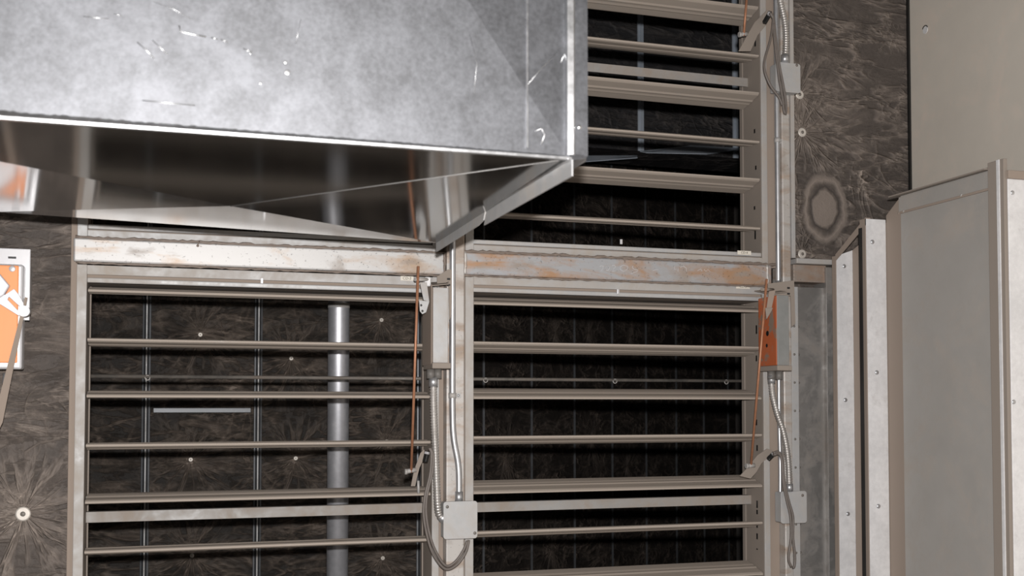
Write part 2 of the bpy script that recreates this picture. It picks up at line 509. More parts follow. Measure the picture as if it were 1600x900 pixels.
# ------------------------------------------------------------------ galvanised duct hanging at the top left
DY0, DY1 = 1.76, 2.76
FR = P(893, 248, DY0); BR = P(683, 379.5, DY1); BL = P(-5, 331, DY1); FL = P(-562, 138, DY0)
FR.x = BR.x = (FR.x+BR.x)/2
FL.z = FR.z
duct = thing('air_duct', 'large galvanised sheet-metal duct with cross-creased sides hanging at the top left', 'duct', ((FR.x+FL.x)/2, (DY0+DY1)/2, CEIL))
up = Vector((0, 0, 1))
TFR, TBR, TBL, TFL = [Vector((q.x, q.y, CEIL)) for q in (FR, BR, BL, FL)]
# front panel, bulged along its cross break
ax = P(650, -100, DY0-.022)
ax = Vector((FR.x-.74, DY0-.045, FR.z+1.0))
fp_mb = MB()
t = Vector((0, .002, 0))
fv = [FL, FR, TFR, TFL, ax]
fp_mb.add(fv+[q+t for q in fv], [(0, 1, 4), (1, 2, 4), (2, 3, 4), (3, 0, 4), (5, 9, 6), (6, 9, 7), (7, 9, 8), (8, 9, 5), (0, 5, 6, 1), (1, 6, 7, 2), (2, 7, 8, 3), (3, 8, 5, 0)])
fo = fp_mb.build('front_panel', M['galv_duct'], duct)
# seam in the front panel
seam_x = Xa(822, DY0, 120)
MB().box(seam_x-.0012, seam_x+.0012, DY0-.0075, DY0, FR.z+.012, CEIL).build('seam', M['galv_lip'], fo)
# scuffs on the front panel, drawn as raised metal scratches
sc = MB()
def onfront(px, py):
    d = ray(px, py)
    # plane of the lower facet: FL, FR, ax
    for tri in ((FL, FR, ax), (FR, TFR, ax)):
        n = (tri[1]-tri[0]).cross(tri[2]-tri[0]).normalized()
        q = O + d*((tri[0]-O).dot(n)/d.dot(n))
        # barycentric test
        a, b_, c = tri
        v0, v1, v2 = b_-a, c-a, q-a
        d00, d01, d11, d20, d21 = v0.dot(v0), v0.dot(v1), v1.dot(v1), v2.dot(v0), v2.dot(v1)
        den = d00*d11-d01*d01
        vv = (d11*d20-d01*d21)/den; ww = (d00*d21-d01*d20)/den
        if vv >= 0 and ww >= 0 and vv+ww <= 1: return q-Vector((0, .0006, 0))
    return P(px, py, DY0-.01)
for pts, r in (([(280, 40), (282, 50), (300, 54), (322, 58)], .0014), ([(330, 59), (340, 62)], .0012), ([(345, 62), (356, 66)], .0008), ([(380, 76), (394, 82)], .0009),
               ([(222, 157), (260, 161), (305, 165)], .0009), ([(240, 3), (270, 14), (298, 30)], .0004), ([(130, 26), (170, 30)], .0007), ([(178, 22), (190, 25)], .0006),
               ([(214, 66), (228, 78), (241, 92)], .0008), ([(238, 63), (250, 74), (262, 86)], .0007),
               ([(734, 55), (745, 100), (740, 150)], .0004), ([(836, 205), (846, 201), (851, 211), (845, 226)], .0011),
               ([(876, 98), (882, 84), (884, 74)], .0009), ([(822, 135), (845, 108), (872, 80)], .0005), ([(470, 30), (462, 70)], .0004)):
    sc.tube([onfront(*p) for p in pts], r, 6)
for (a, b_, r) in ((446, 97, .0028), (449, 113, .0042), (407, 130, .0022), (391, 84, .0012)):
    q = onfront(a, b_); sc.dome(q, (0, -1, 0), r, .0004)
sc.build('scuff_marks', M['galv_lip'], fo)['kind'] = 'stuff'
# bright rolled lip under the front panel
lip = MB()
ll = []
N = 240
rd = random.Random(3)
for i in range(N+1):
    q = FL.lerp(FR, i/N)
    hgt = (.0135 - .0085*i/N) * (1+rd.uniform(-.10, .12))
    ll.append((q, hgt))
vs = []; fs = []
for q, hgt in ll:
    vs += [q+Vector((0, -.001, hgt)), q+Vector((0, -.0075, .001)), q+Vector((0, -.006, -.003)), q+Vector((0, .004, -.003)), q+Vector((0, .004, hgt))]
for i in range(N):
    a = i*5
    for k in range(5):
        fs.append((a+k, a+(k+1) % 5, a+5+(k+1) % 5, a+5+k))
lip.add(vs, fs)
lip.build('front_lip', M['galv_lip'], duct)
# bottom, bulged downwards along its cross break
ab = P(360, 322, 2.26)
bm_ = MB()
bv = [FL, FR, BR, BL, ab]; t = Vector((0, 0, .002))
bm_.add(bv+[q+t for q in bv], [(0, 1, 4), (1, 2, 4), (2, 3, 4), (3, 0, 4), (5, 9, 6), (6, 9, 7), (7, 9, 8), (8, 9, 5), (0, 5, 6, 1), (1, 6, 7, 2), (2, 7, 8, 3), (3, 8, 5, 0)])
bpo = bm_.build('bottom_panel', M['galv_bottom'], duct)
dz = Vector((0, 0, .0004))
for c_ in (FR,):
    MB().cyl(c_.lerp(ab, .03)-dz, ab-dz, .0008, 8).build('crease', M['crease'], bpo)
MB().slab([FR, BR, TBR, TFR], (.002, 0, 0)).build('side_panel', M['galv_duct'], duct)
MB().slab([FL, BL, TBL, TFL], (-.002, 0, 0)).build('side_panel', M['galv_duct'], duct)
MB().slab([BL, BR, TBR, TBL], (0, .002, 0)).build('back_panel', M['galv_duct'], duct)
# corner flange at the right of the front
cf = MB()
x0 = Xa(885, DY0-.012, 150); x1 = Xa(899, DY0-.012, 150); x2 = Xa(918, DY0, 150)
cf.prism([(x0, DY0, 0), (x0+.003, DY0-.010, 0), (x1-.002, DY0-.012, 0), (x1+.003, DY0-.004, 0), (x1+.003, DY0+.004, 0), (x0, DY0+.004, 0)], (0, 0, FR.z+.004), (0, 0, CEIL-FR.z-.004))
cfo = cf.build('corner_cleat', M['galv_lip'], duct, .001)
fl = MB()
fl.box(x1+.003, x2, DY0-.001, DY0+.002, FR.z+.006, CEIL)
flo = fl.build('vertical_flange', M['galv_duct'], duct)
q = P(905, 199, DY0-.001)
MB().dome(q, (0, -1, 0), .0045, .003).build('rivet', M['galv_lip'], flo)
# turned tab below the vertical flange
MB().slab([P(891, 247, DY0-.006), P(893, 251, DY0-.004), P(917, 247, DY0), P(917, 243, DY0), P(893, 240, DY0-.006)], (0, .002, 0)).build('corner_tab', M['galv_duct'], duct)
MB().slab([P(893, 251, DY0-.002), P(916, 248, DY0+.002), P(916, 252, DY0+.05), P(896, 264, DY0+.06)], (0, 0, .002)).build('corner_tab', M['galv_lip'], duct)
# hanging flange along the right bottom edge, two lapped pieces
rf = MB()
def fx(px, py, dx=0): 
    q = PX(px, py, FR.x-.001); q.x -= dx; return q
kink = .62
A0, A1 = fx(893, 249), fx(893, 275)
B0, B1 = fx(760, 330), fx(756, 352)
C0, C1 = fx(683, 379), fx(683, 402)
D0, D1 = fx(752, 332), fx(748, 358)
rf.slab([A0, A1, B1, B0], (.003, 0, 0)); 
rf.slab([fx(760, 329, .003), fx(751, 331.5, .003), fx(683, 378, .003), fx(683, 393.5, .003), fx(748, 353, .003), fx(757, 344, .003)], (.003, 0, 0))
rf.build('side_lip', M['galv_semi'], duct)
MB().tube([fx(893, 249, .004), fx(760, 329, .004)], .0025, 8).build('folded_edge', M['galv_lip'], duct)

# ------------------------------------------------------------------ steel posts and beams
def post(name, label, x0, x1, y0, y1, z0, z1, mat, bv=.004):
    o = MB().box(x0, x1, y0, y1, z0, z1).build(name, mat, None, bv, loc=((x0+x1)/2, y0, z0))
    return tag(o, label, 'post' if 'post' in name else 'beam')
post('steel_post', 'central square steel post between the left and right dampers', xPost0, xPost1, YF-.03, YF+.07, 0, CEIL, M['post'])
post('steel_post', 'steel post on the right side of the right-hand dampers, behind the conduit', xRP0, xRP1-.015, YF-.03, YF+.04, 0, CEIL, M['post'])
zl1, zl0 = Za(117, 371, YF-.02), Za(117, 408, YF-.02)
lb = thing('steel_beam', 'bright scuffed steel beam above the lower left damper', 'beam', ((xL0+xL1)/2, YF, zl0))
MB().box(Xa(114.5, YF-.02, 390), xPost0-.004, YF-.02, YF+.04, zl0, zl1).build('web', M['beam_l'], lb, .005)
bead((Xa(114.5, YF-.02), YF-.018, zl1+.002), (xPost0, YF-.018, zl1+.002), .0042, 1).build('sealant_bead', M['sealant'], lb)
bead((Xa(114.5, YF-.02), YF-.014, zl0-.003), (xPost0, YF-.014, zl0-.003), .0034, 2).build('sealant_bead', M['sealant'], lb)
bead((xPost0-.004, YF-.02, zl0), (xPost0-.004, YF-.02, zl1), .004, 3).build('weld_bead', M['sealant'], lb)
dr = MB(); dr.tube([P(309, 384, YF-.021), P(310, 380, YF-.022), P(312, 377, YF-.021)], .002, 6); dr.dome(P(309, 384, YF-.02), (0, -1, 0), .004, .002)
dr.build('sealant_drip', M['sealant'], lb)
zr1, zr0 = Za(735, 394, YF-.02), Za(735, 429, YF-.02)
rb = thing('steel_beam', 'rust-stained steel beam with chalk scribbles between the upper and lower right dampers', 'beam', ((xR0+xR1)/2, YF, zr0))
MB().box(xPost1+.003, Xa(1208, YF-.02), YF-.02, YF+.04, zr0, zr1).build('web', M['beam_r'], rb, .005)
bead((xPost1, YF-.018, zr1+.003), (xRP0-.01, YF-.018, zr1+.003), .0048, 4).build('sealant_bead', M['sealant'], rb)
bead((xPost1, YF-.014, zr0-.003), (xRP0-.01, YF-.014, zr0-.003), .0034, 5).build('sealant_bead', M['sealant'], rb)
bead((xPost1+.004, YF-.02, zr0), (xPost1+.004, YF-.02, zr1), .005, 6).build('weld_bead', M['post'], rb)
bead((Xa(1201, YF-.02), YF-.02, zr0), (Xa(1201, YF-.02), YF-.02, zr1), .005, 8).build('weld_bead', M['post'], rb)
MB().slab([P(971, 402, YF-.022), P(984, 403, YF-.022), P(978, 406, YF-.022), P(977, 411, YF-.022), P(975, 406, YF-.022)], (0, .003, 0)).build('sealant_drip', M['sealant'], rb)

def text(s, size, p, mat, parent, name, mirror=False, ext=.0004):
    cu = bpy.data.curves.new(name, 'FONT'); cu.body = s; cu.size = size; cu.extrude = ext
    cu.align_x = 'CENTER'; cu.align_y = 'CENTER'
    o = bpy.data.objects.new(name+'_curve', cu); COL.objects.link(o)
    dg = bpy.context.evaluated_depsgraph_get(); dg.update()
    me = bpy.data.meshes.new_from_object(o.evaluated_get(dg))
    bpy.data.objects.remove(o)
    R = Matrix.Rotation(PI/2, 4, 'X')
    if mirror: R = R @ Matrix.Scale(-1, 4, (1, 0, 0))
    me.transform(R)
    me.materials.clear(); me.materials.append(mat)
    org = REG[parent.name]['_w'] if parent is not None else Vector((0, 0, 0))
    me.transform(Matrix.Translation(Vector(p)-org))
    t = bpy.data.objects.new(name, me); COL.objects.link(t)
    t.parent = parent
    return t
# chalk scribbles (thin strokes)
ck = MB()
def stroke(pts):
    ck.tube([P(900+a/5, 385+b_/5, YF-.0203) for a, b_ in pts], .0007, 5)
stroke([(185, 160), (195, 150), (215, 155), (210, 175), (190, 190), (225, 190)])
stroke([(235, 185), (250, 190), (262, 170), (255, 150)])
stroke([(280, 150), (300, 145), (310, 160), (290, 180), (280, 192), (318, 190)])
stroke([(345, 160), (370, 145), (405, 155), (400, 180), (370, 195), (345, 180), (345, 160)])
stroke([(445, 150), (440, 165), (455, 180), (485, 185), (480, 195), (430, 212)])
stroke([(600, 190), (630, 180), (660, 182)])
stroke([(770, 155), (768, 178), (800, 178)]); stroke([(798, 160), (796, 200)])
stroke([(815, 165), (835, 152), (862, 170), (862, 195)])
stroke([(950, 190), (975, 175), (985, 195)]); stroke([(1000, 180), (1015, 195), (1030, 180), (1050, 200)])
ck.build('chalk_scribble', M['chalk'], rb)

# left side angle strip, right side trims
tag(MB().box(xLe, Xa(117.5, YF), YF+.005, YF+.05, 0, CEIL).build('edge_angle', M['brown'], None, .002, loc=(xLe, YF, 0)),
    'dusty brown edge angle along the left side of the left dampers', 'angle strip')
tag(MB().box(xRP1-.014, xRP1, YF-.035, YF+.03, Za(1235, 405, YF), CEIL).build('edge_angle', M['galv_dust'], None, .001, loc=(xRP1, YF, 2)),
    'grey metal edge angle between the upper right damper and the wrinkled liner', 'angle strip')

# ------------------------------------------------------------------ dampers
def blade_mb(x0, x1, yc, zc, tilt, chord=.124):
    up_ = [(-.5, .0028), (-.44, .0058), (-.16, .0065), (-.10, .0095), (-.02, .0080), (.02, .0080), (.10, .0095), (.16, .0065), (.44, .0058), (.5, .0028)]
    prof = up_ + [(a, -z) for a, z in reversed(up_)]
    ct, st = math.cos(tilt), math.sin(tilt)
    pp = []
    for a, z in prof:
        y = a*chord
        pp.append((0, y*ct - z*st, y*st + z*ct))
    return MB().prism(pp, (x0, yc, zc), (x1-x0, 0, 0))
def damper(label, x0, x1, z0, z1, blades, brace_z=None, plate=None, clip=None, fill=0, mats=('galv_dust', 'galv_semi')):
    d = thing('louvre_damper', label, 'damper', ((x0+x1)/2, YF, z0))
    f = MB()
    # jambs and head/sill depth
    f.box(x0-.004, x0, YF+.002, YF+.14, z0-.05, z1+.05)
    f.box(x1, x1+.004, YF+.002, YF+.14, z0-.05, z1+.05)
    f.box(x0, x1, YF+.012, YF+.14, z1, z1+.012)
    f.box(x0, x1, YF+.012, YF+.14, z0-.012, z0)
    # back stops seen at the end of the jambs
    f.box(x0, x0+.004, YF+.12, YF+.14, z0, z1); f.box(x1-.004, x1, YF+.12, YF+.14, z0, z1)
    f.build('frame', M['dust_metal'], d, .0008)
    g = MB()
    wd = .026
    g.box(x0-.027, x0, YF-.004, YF+.002, z0-.05, z1+.05)
    g.box(x1, x1+.022, YF-.004, YF+.002, z0-.05, z1+.05)
    g.box(x0, x1, YF-.004, YF+.002, z1+.022, z1+.049)
    g.box(x0, x1, YF-.004, YF+.002, z0-.045, z0-.018)
    g.build('face_flange', M[mats[0]], d, .0015)
    r = MB()
    r.box(x0, x1, YF+.002, YF+.03, z1, z1+.014)
    r.build('head_channel', M[mats[1]], d, .003)
    r = MB().box(x0, x1, YF+.002, YF+.03, z0-.014, z0)
    r.build('sill_channel', M[mats[1]], d, .003)
    r = MB()
    r.box(x0-.0275, x0-.004, YF+.006, YF+.05, z0-.05, z1+.05)
    r.box(x1+.004, fill, YF+.006, YF+.05, z0-.05, z1+.05)
    r.box(x0, x1, YF+.0125, YF+.05, z1+.012, z1+.05)
    r.box(x0, x1, YF+.0125, YF+.05, z0-.05, z0-.012)
    r.build('perimeter_seal', M['brown'], d)
    pn = MB()
    for zc, tl in blades:
        bo = blade_mb(x0+.003, x1-.003, YF+.066, zc, tl).build('blade', M['blade'], d)
        MB().cyl((x0+.001, YF+.066, zc), (x0+.012, YF+.066, zc), .008).build('pivot', M['galv_dust'], bo)
    if brace_z is not None:
        br = MB()
        br.box(x0, x1, YF+.085, YF+.088, brace_z-.0155, brace_z+.0155)
        br.box(x0, x1, YF+.088, YF+.112, brace_z+.0125, brace_z+.0155)
        br.build('brace_bar', M['brace'], d, .001)
    if plate:
        px, py, w_, h_, s_, hh = plate
        c = P(px, py, YF-.005)
        pl = MB().box(c.x-w_/2, c.x+w_/2, YF-.0052, YF-.004, c.z-h_/2, c.z+h_/2).build('name_plate', M['white_label'], d)
        text(s_, hh, (c.x, YF-.0054, c.z), M['ink'], d, 'name_lettering')
    if clip:
        c = P(clip[0], clip[1], YF)
        MB().box(c.x-.0038, c.x+.0038, YF-.006, YF+.001, c.z-.008, c.z+.008).build('clip', M['white_metal'], d, .001)
    return d
def zs(x, ys, Y): return [Za(x, y, Y) for y in ys]
YC = YF+.066
T = math.radians(11)
# upper right
za, zb_ = Za(1180, 27, YC), Za(1180, 358, YC)
sp = (za-zb_)/5
ubl = [(za-sp*i, (-T if i % 2 == 0 else T*.72)) for i in range(-3, 6)]
zbr = Za(1160, 128, YF+.085)
D_UR = damper('upper right louvre damper seen past the duct corner, above the rust-stained beam', xR0, xR1, zUb, zUt, ubl, zbr, (1163, 395, .052, .0135, 'CD-4', .0115), (970, 378), mats=('galv_dust', 'galv_semi'), fill=xRP0-.001)
# lower right
za, zb_ = Za(1185, 483, YC), Za(1185, 886.5, YC)
sp = (za-zb_)/6
lbl = [(za-sp*i, (T*1.2 if i % 2 == 0 else -T*.95)) for i in range(0, 12) if za-sp*i > zB+.03]
D_LR = damper('lower right louvre damper below the rust-stained beam', xR0, xR1, zB, zRt, lbl, Za(1160, 781, YF+.085), (1161, 448, .052, .0135, 'CD-5', .0115), (965, 456), fill=xRP0-.001)
# lower left
za, zb_ = Za(660, 469, YC), Za(660, 842, YC)
sp = (za-zb_)/5
bl = [(za-sp*i, (.10 if i % 2 == 0 else -.07)) for i in range(0, 12) if za-sp*i > zB+.03]
D_LL = damper('lower left louvre damper with a vertical pipe behind its blades', xL0, xL1, zB, zLt, bl, Za(650, 794, YF+.085), (636, 435, .040, .0135, 'CD-3', .012), (409, 439), mats=('galv_dust', 'galv_semi'), fill=xPost0-.001)
# upper left, mostly hidden by the duct: its sill shows
bl = [(zULb+.08+.15*i, .05) for i in range(0, 9) if zULb+.08+.15*i < zUt-.05]
D_UL = damper('upper left louvre damper mostly hidden behind the galvanised duct', xL0, xL1, zULb, zUt, bl, mats=('galv_semi', 'galv_semi'), fill=xPost0-.001)

# black marker ticks on the right jambs' inner faces
tk = MB()
for (px, py, hh) in ((1178, 68, .02), (1177, 205, .014), (1179, 262, .014), (1177, 325, .012), (1178, 367, .03)):
    q = PX(px+2, py, xR1-.0005); tk.box(xR1-.0012, xR1, q.y-.004, q.y+.004, q.z-hh/2, q.z+hh/2)
tk.build('slot_mark', M['black'], D_UR)['kind'] = 'stuff'
tk = MB()
for (px, py, hh) in ((1180, 515, .03), (1180, 560, .02), (1180, 660, .02), (1181, 788, .025), (1181, 800, .015), (1181, 822, .012), (1181, 838, .02), (1181, 858, .004), (1181, 700, .02)):
    q = PX(px+2, py, xR1-.0005); tk.box(xR1-.0012, xR1, q.y-.004, q.y+.004, q.z-hh/2, q.z+hh/2)
tk.build('slot_mark', M['black'], D_LR)['kind'] = 'stuff'

# ------------------------------------------------------------------ beyond the dampers
YP = 3.95
pc = P(528.5, 640, YP)
pp = thing('vertical_pipe', 'vertical grey steel pipe standing behind the lower left damper blades', 'pipe', (pc.x, YP, 0))
MB().tube([(pc.x, YP, 0), (pc.x, YP, CEIL)], .0385, 40).build('pipe_body', M['pipe'], pp)
for yy in (620, 478):
    z = Za(528, yy, YP); MB().tube([(pc.x, YP, z-.008), (pc.x, YP, z+.008)], .0395, 40).build('pipe_band', M['galv_dust'], pp)
YR = 3.62
a, b_ = P(128, 586, YR), P(1205, 597, YR)
zz = (a.z+b_.z)/2
tr = thing('tie_rod', 'thin horizontal tie rod running behind the blades of both lower dampers', 'rod', (0, YR, zz))
MB().cyl((a.x, YR, zz), (b_.x+.2, YR, zz), .0062, 10).build('rod', M['dark_rod'], tr)
for px in (232, 760, 962, 1136):
    x = Xa(px, YR); MB().tube([(x-.004+.0075*math.cos(k*PI/5), YR-.004, zz-.004+.0075*math.sin(k*PI/5)) for k in range(0, 11)], .0018, 6).build('clamp', M['galv_dust'], tr)
for x in (a.x+.004, b_.x+.19):
    MB().box(x-.004, x, YF+.14, YR+.012, zz-.012, zz+.012).build('end_bracket', M['dark_rod'], tr)
# joint strips on the far liner
for px in (228, 403, 657):
    x = Xa(px, YB)
    prof = [(-.017, 0, 0), (-.0165, -.004, 0), (-.009, -.0055, 0), (-.005, -.011, 0), (0, -.013, 0), (.005, -.011, 0), (.009, -.0055, 0), (.0165, -.004, 0), (.017, 0, 0)]
    o = MB().prism(prof, (x, YB, 0), (0, 0, CEIL)).build('joint_strip', M['joint'], None, .0015, loc=(x, YB, 0))
    tag(o, {228: 'shiny vertical joint strip on the far liner, left of the creased liner panel', 403: 'shiny vertical joint strip on the far liner, between the pipe and the left strip', 657: 'dark vertical joint strip at the far liner corner by the central post'}[px], 'joint strip', 'joint strips on the far liner')
    if px != 657: MB().box(x-.0026, x+.0026, YB-.0165, YB-.012, 0, CEIL).build('centre_ridge', M['galv_semi'], o, .001)
x0, x1 = Xa(232, YB), Xa(399, YB)
o = MB().box(x0+.018, x1-.018, YB-.010, YB, Za(300, 645, YB), Za(300, 637, YB)).build('cross_strip', M['joint'], None, .002, loc=(x0, YB, 1.6))
tag(o, 'short horizontal joint strip between the two shiny vertical strips of the far liner', 'joint strip')
for i, px in enumerate((755, 830, 897, 956, 1009, 1056, 1099, 1137)):
    q = obl(px); q = Vector((q.x, q.y, 0)); hw = .006
    prof = [q-od*hw, q-od*hw+on*.004, q+on*.009, q+od*hw+on*.004, q+od*hw]
    o = MB().prism(prof, (0, 0, 0), (0, 0, CEIL)).build('joint_strip', M['joint'], None, 0, loc=q)
    nm = ['first', 'second', 'third', 'fourth', 'fifth', 'sixth', 'seventh', 'eighth'][i]
    tag(o, f'narrow vertical seam strip on the dark receding liner, {nm} counted from the central post', 'joint strip', 'seam strips behind the right dampers')
# liner pins
def pin(p, nrm, r, label, group, big=True):
    t_ = thing('liner_pin', label, 'pin washer', p, group)
    nrm = Vector(nrm)
    MB().tube([p, p+nrm*.0025, p+nrm*.004], r, 24, [r, r, r*.8]).build('washer', M['washer'], t_)
    MB().dome(p+nrm*.004, nrm, r*.35, .003).build('pin_head', M['dark_rod'] if big else M['washer'], t_)
for p, l in zip(pins_front, ('pale round pin washer low on the far left liner', 'pale pin washer at the centre of the wrinkles right of the upper conduit box', 'pale pin washer just under the upper conduit box', 'pale pin washer at the bottom corner of the upper right liner, below the round patch')):
    pin(p, (0, -1, 0), .0205 if p is pins_front[0] else .0165, l, 'pin washers on the front liner')
FARL = {(313, 523): 'topmost, left of the pipe', (298, 718): 'middle height, between the two shiny strips', (300, 868): 'lowest, between the two shiny strips', (462, 716): 'just left of the pipe, lower one',
        (455, 560): 'just left of the pipe, upper one', (596, 500): 'highest right of the pipe', (604, 690): 'middle one right of the pipe', (598, 872): 'lowest one right of the pipe'}
for (a, b_), p in zip(far_pins, fp):
    pin(p, (0, -1, 0), .009, 'small insulation pin behind the lower left damper, '+FARL[(a, b_)], 'small pins on the far liner', False)
# foil-wrapped duct high up beyond the upper right damper
YG = 4.9
fx0, fx1 = Xa(820, YG, 200), Xa(1230, YG, 200)
zg = Za(1000, 236, YG)
fd = thing('foil_duct', 'dark foil-wrapped box duct seen through the upper right damper', 'duct', ((fx0+fx1)/2, YG+.2, zg))
M['foil_face'] = liner('creased_dark_foil', (.018, .018, .020), (.17, .15, .14), [(P(1034, 190, YG), .2), (P(975, 202, YG), .15)], amount=.06, sx=3, sz=3, gain=.8)
MB().box(fx0, fx1, YG, YG+.3, zg, CEIL-.02).build('body', M['foil_face'], fd)
for px in (1001, 1149):
    x = Xa(px, YG, 200); g = MB()
    g.box(x-.016, x+.016, YG-.004, YG, zg, CEIL-.02); g.box(x-.003, x+.003, YG-.009, YG-.004, zg, CEIL-.02)
    g.build('standing_strip', M['foil'], fd)
MB().slab([P(1000, 236, YG-.02), P(1080, 227, YG-.02), P(1170, 232, YG-.02), P(1105, 240, YG-.10), P(1010, 238, YG-.06)], (0, 0, -.004)).build('torn_flap', M['foil'], fd)
MB().slab([P(915, 243, YG-.03), P(996, 243, YG-.03), P(996, 246, YG-.08), P(915, 252, YG-.08)], (0, 0, -.004)).build('bottom_fold', M['foil'], fd)

# ------------------------------------------------------------------ conduits
YE = YF-.045
def emt(label, pts, r, straps=()):
    t_ = thing('conduit', label, 'conduit', pts[0])
    MB().tube(resample(spline(pts, 14), .01), r, 18).build('tube', M['emt'], t_)
    for (p, x1) in straps:
        s_ = MB()
        s_.tube([p+Vector((0, 0, -.008)), p+Vector((0, 0, .008))], r+.002, 18)
        s_.box(p.x, p.x+x1, YF-.034, YF-.030, p.z-.008, p.z+.008)
        so = s_.build('strap', M['galv_dust'], t_)
        MB().dome((p.x+x1*.72, YF-.034, p.z), (0, -1, 0), .004, .003).build('screw', M['emt'], so)
    return t_
e1 = [P(707, -40, YE)*1.0]
xe = Xa(707, YE, 500)
cp_ = [Vector((xe, YE, 3.2)), Vector((xe, YE, 2.6)), Vector((xe, YE, Za(707, 500, YE))), P(707, 640, YE), P(709, 685, YE), P(715, 720, YE), P(717, 745, YE), P(717, 792, YE)]
emt('straight steel conduit down the central post, bending into the junction box', cp_, .0098, [(P(707, 618, YE), .03)])
MB().cyl(P(717, 768, YE), P(717, 786, YE), .0125).build('connector', M['emt'], bpy.data.objects['conduit'])
xe2 = Xa(1215, YE, 300)
emt('long steel conduit running down the right post beside the upper right damper', [Vector((xe2, YE, CEIL)), Vector((xe2, YE, 2.8)), Vector((xe2, YE, Za(1215, 300, YE))), Vector((xe2, YE, Za(1215, 444, YE)))], .0085, [(P(1214.5, 219, YE), .022)])
emt('short steel conduit below the orange actuator down to the lower right junction box', [P(1217, 590, YE), P(1217.5, 660, YE), P(1219, 720, YE), P(1219, 778, YE)], .0065)

def jbox(label, px0, px1, py0, py1, depth, cab_screws):
    yb = YF-.03
    c = P((px0+px1)/2, (py0+py1)/2, yb-depth)
    a = P(px0, py0, yb-depth); b_ = P(px1, py1, yb-depth)
    t_ = thing('junction_box', label, 'junction box', (c.x, yb, b_.z))
    MB().box(a.x+.003, b_.x-.003, yb-depth+.002, yb, b_.z+.003, a.z-.003).build('box', M['galv_semi'], t_, .004)
    # rounded cover
    R = .009; pts = []
    for (cx, cz, a0) in ((b_.x-R, a.z-R, 0), (a.x+R, a.z-R, 90), (a.x+R, b_.z+R, 180), (b_.x-R, b_.z+R, 270)):
        for k in range(0, 91, 18):
            an = math.radians(a0+k); pts.append((cx+R*math.cos(an), yb-depth, cz+R*math.sin(an)))
    cv = MB().slab(pts, (0, .003, 0)).build('cover', M['galv_semi'], t_, .0008)
    for (sx_, sy_) in cab_screws:
        q = P(sx_, sy_, yb-depth); MB().dome(q, (0, -1, 0), .005, .003).build('screw', M['dark_rod'], cv)
    return t_
jbox('square junction box on the central post between the lower dampers', 693, 746, 784, 841, .05, [(699, 792), (742, 833)])
jbox('junction box with a grey cover at the lower right by the riveted strip', 1220, 1261, 768, 817, .045, [(1254, 774)])
jbox('junction box near the top of the right post against the wrinkled liner', 1212, 1251, 96, 146, .045, [(1245, 102)])

def flexc(label, pts, r, name='flexible_conduit'):
    t_ = thing(name, label, 'flexible conduit', pts[0])
    flex(MB(), pts, r).build('corrugated_tube', M['flex'], t_)
    d0 = (Vector(pts[0])-Vector(pts[1])).normalized(); d1 = (Vector(pts[-1])-Vector(pts[-2])).normalized()
    MB().cyl(Vector(pts[0])-d0*.02, Vector(pts[0])+d0*.008, r*1.3).build('connector', M['emt'], t_)
    MB().cyl(Vector(pts[-1])-d1*.02, Vector(pts[-1])+d1*.006, r*1.3).build('connector', M['emt'], t_)
    return t_
YX = YF-.075
flexc('corrugated conduit hanging under the central actuator beside the post', [P(677, 594, YX), P(677.5, 640, YX), P(680, 700, YX), P(682, 750, YX), P(683.5, 785, YX), P(686, 803, YX+.01), P(694, 812, YX+.02)], .0105)
flexc('corrugated conduit curving from the orange actuator to the lower right box', [P(1205, 590, YX), P(1207, 615, YX), P(1214, 645, YX), P(1224, 675, YX), P(1231, 715, YX), P(1233.5, 765, YX)], .0095)
flexc('corrugated conduit entering the upper right junction box from above', [P(1213, -25, YX), P(1221, 10, YX), P(1227, 40, YX), P(1228, 70, YX), P(1226, 95, YX)], .0100)

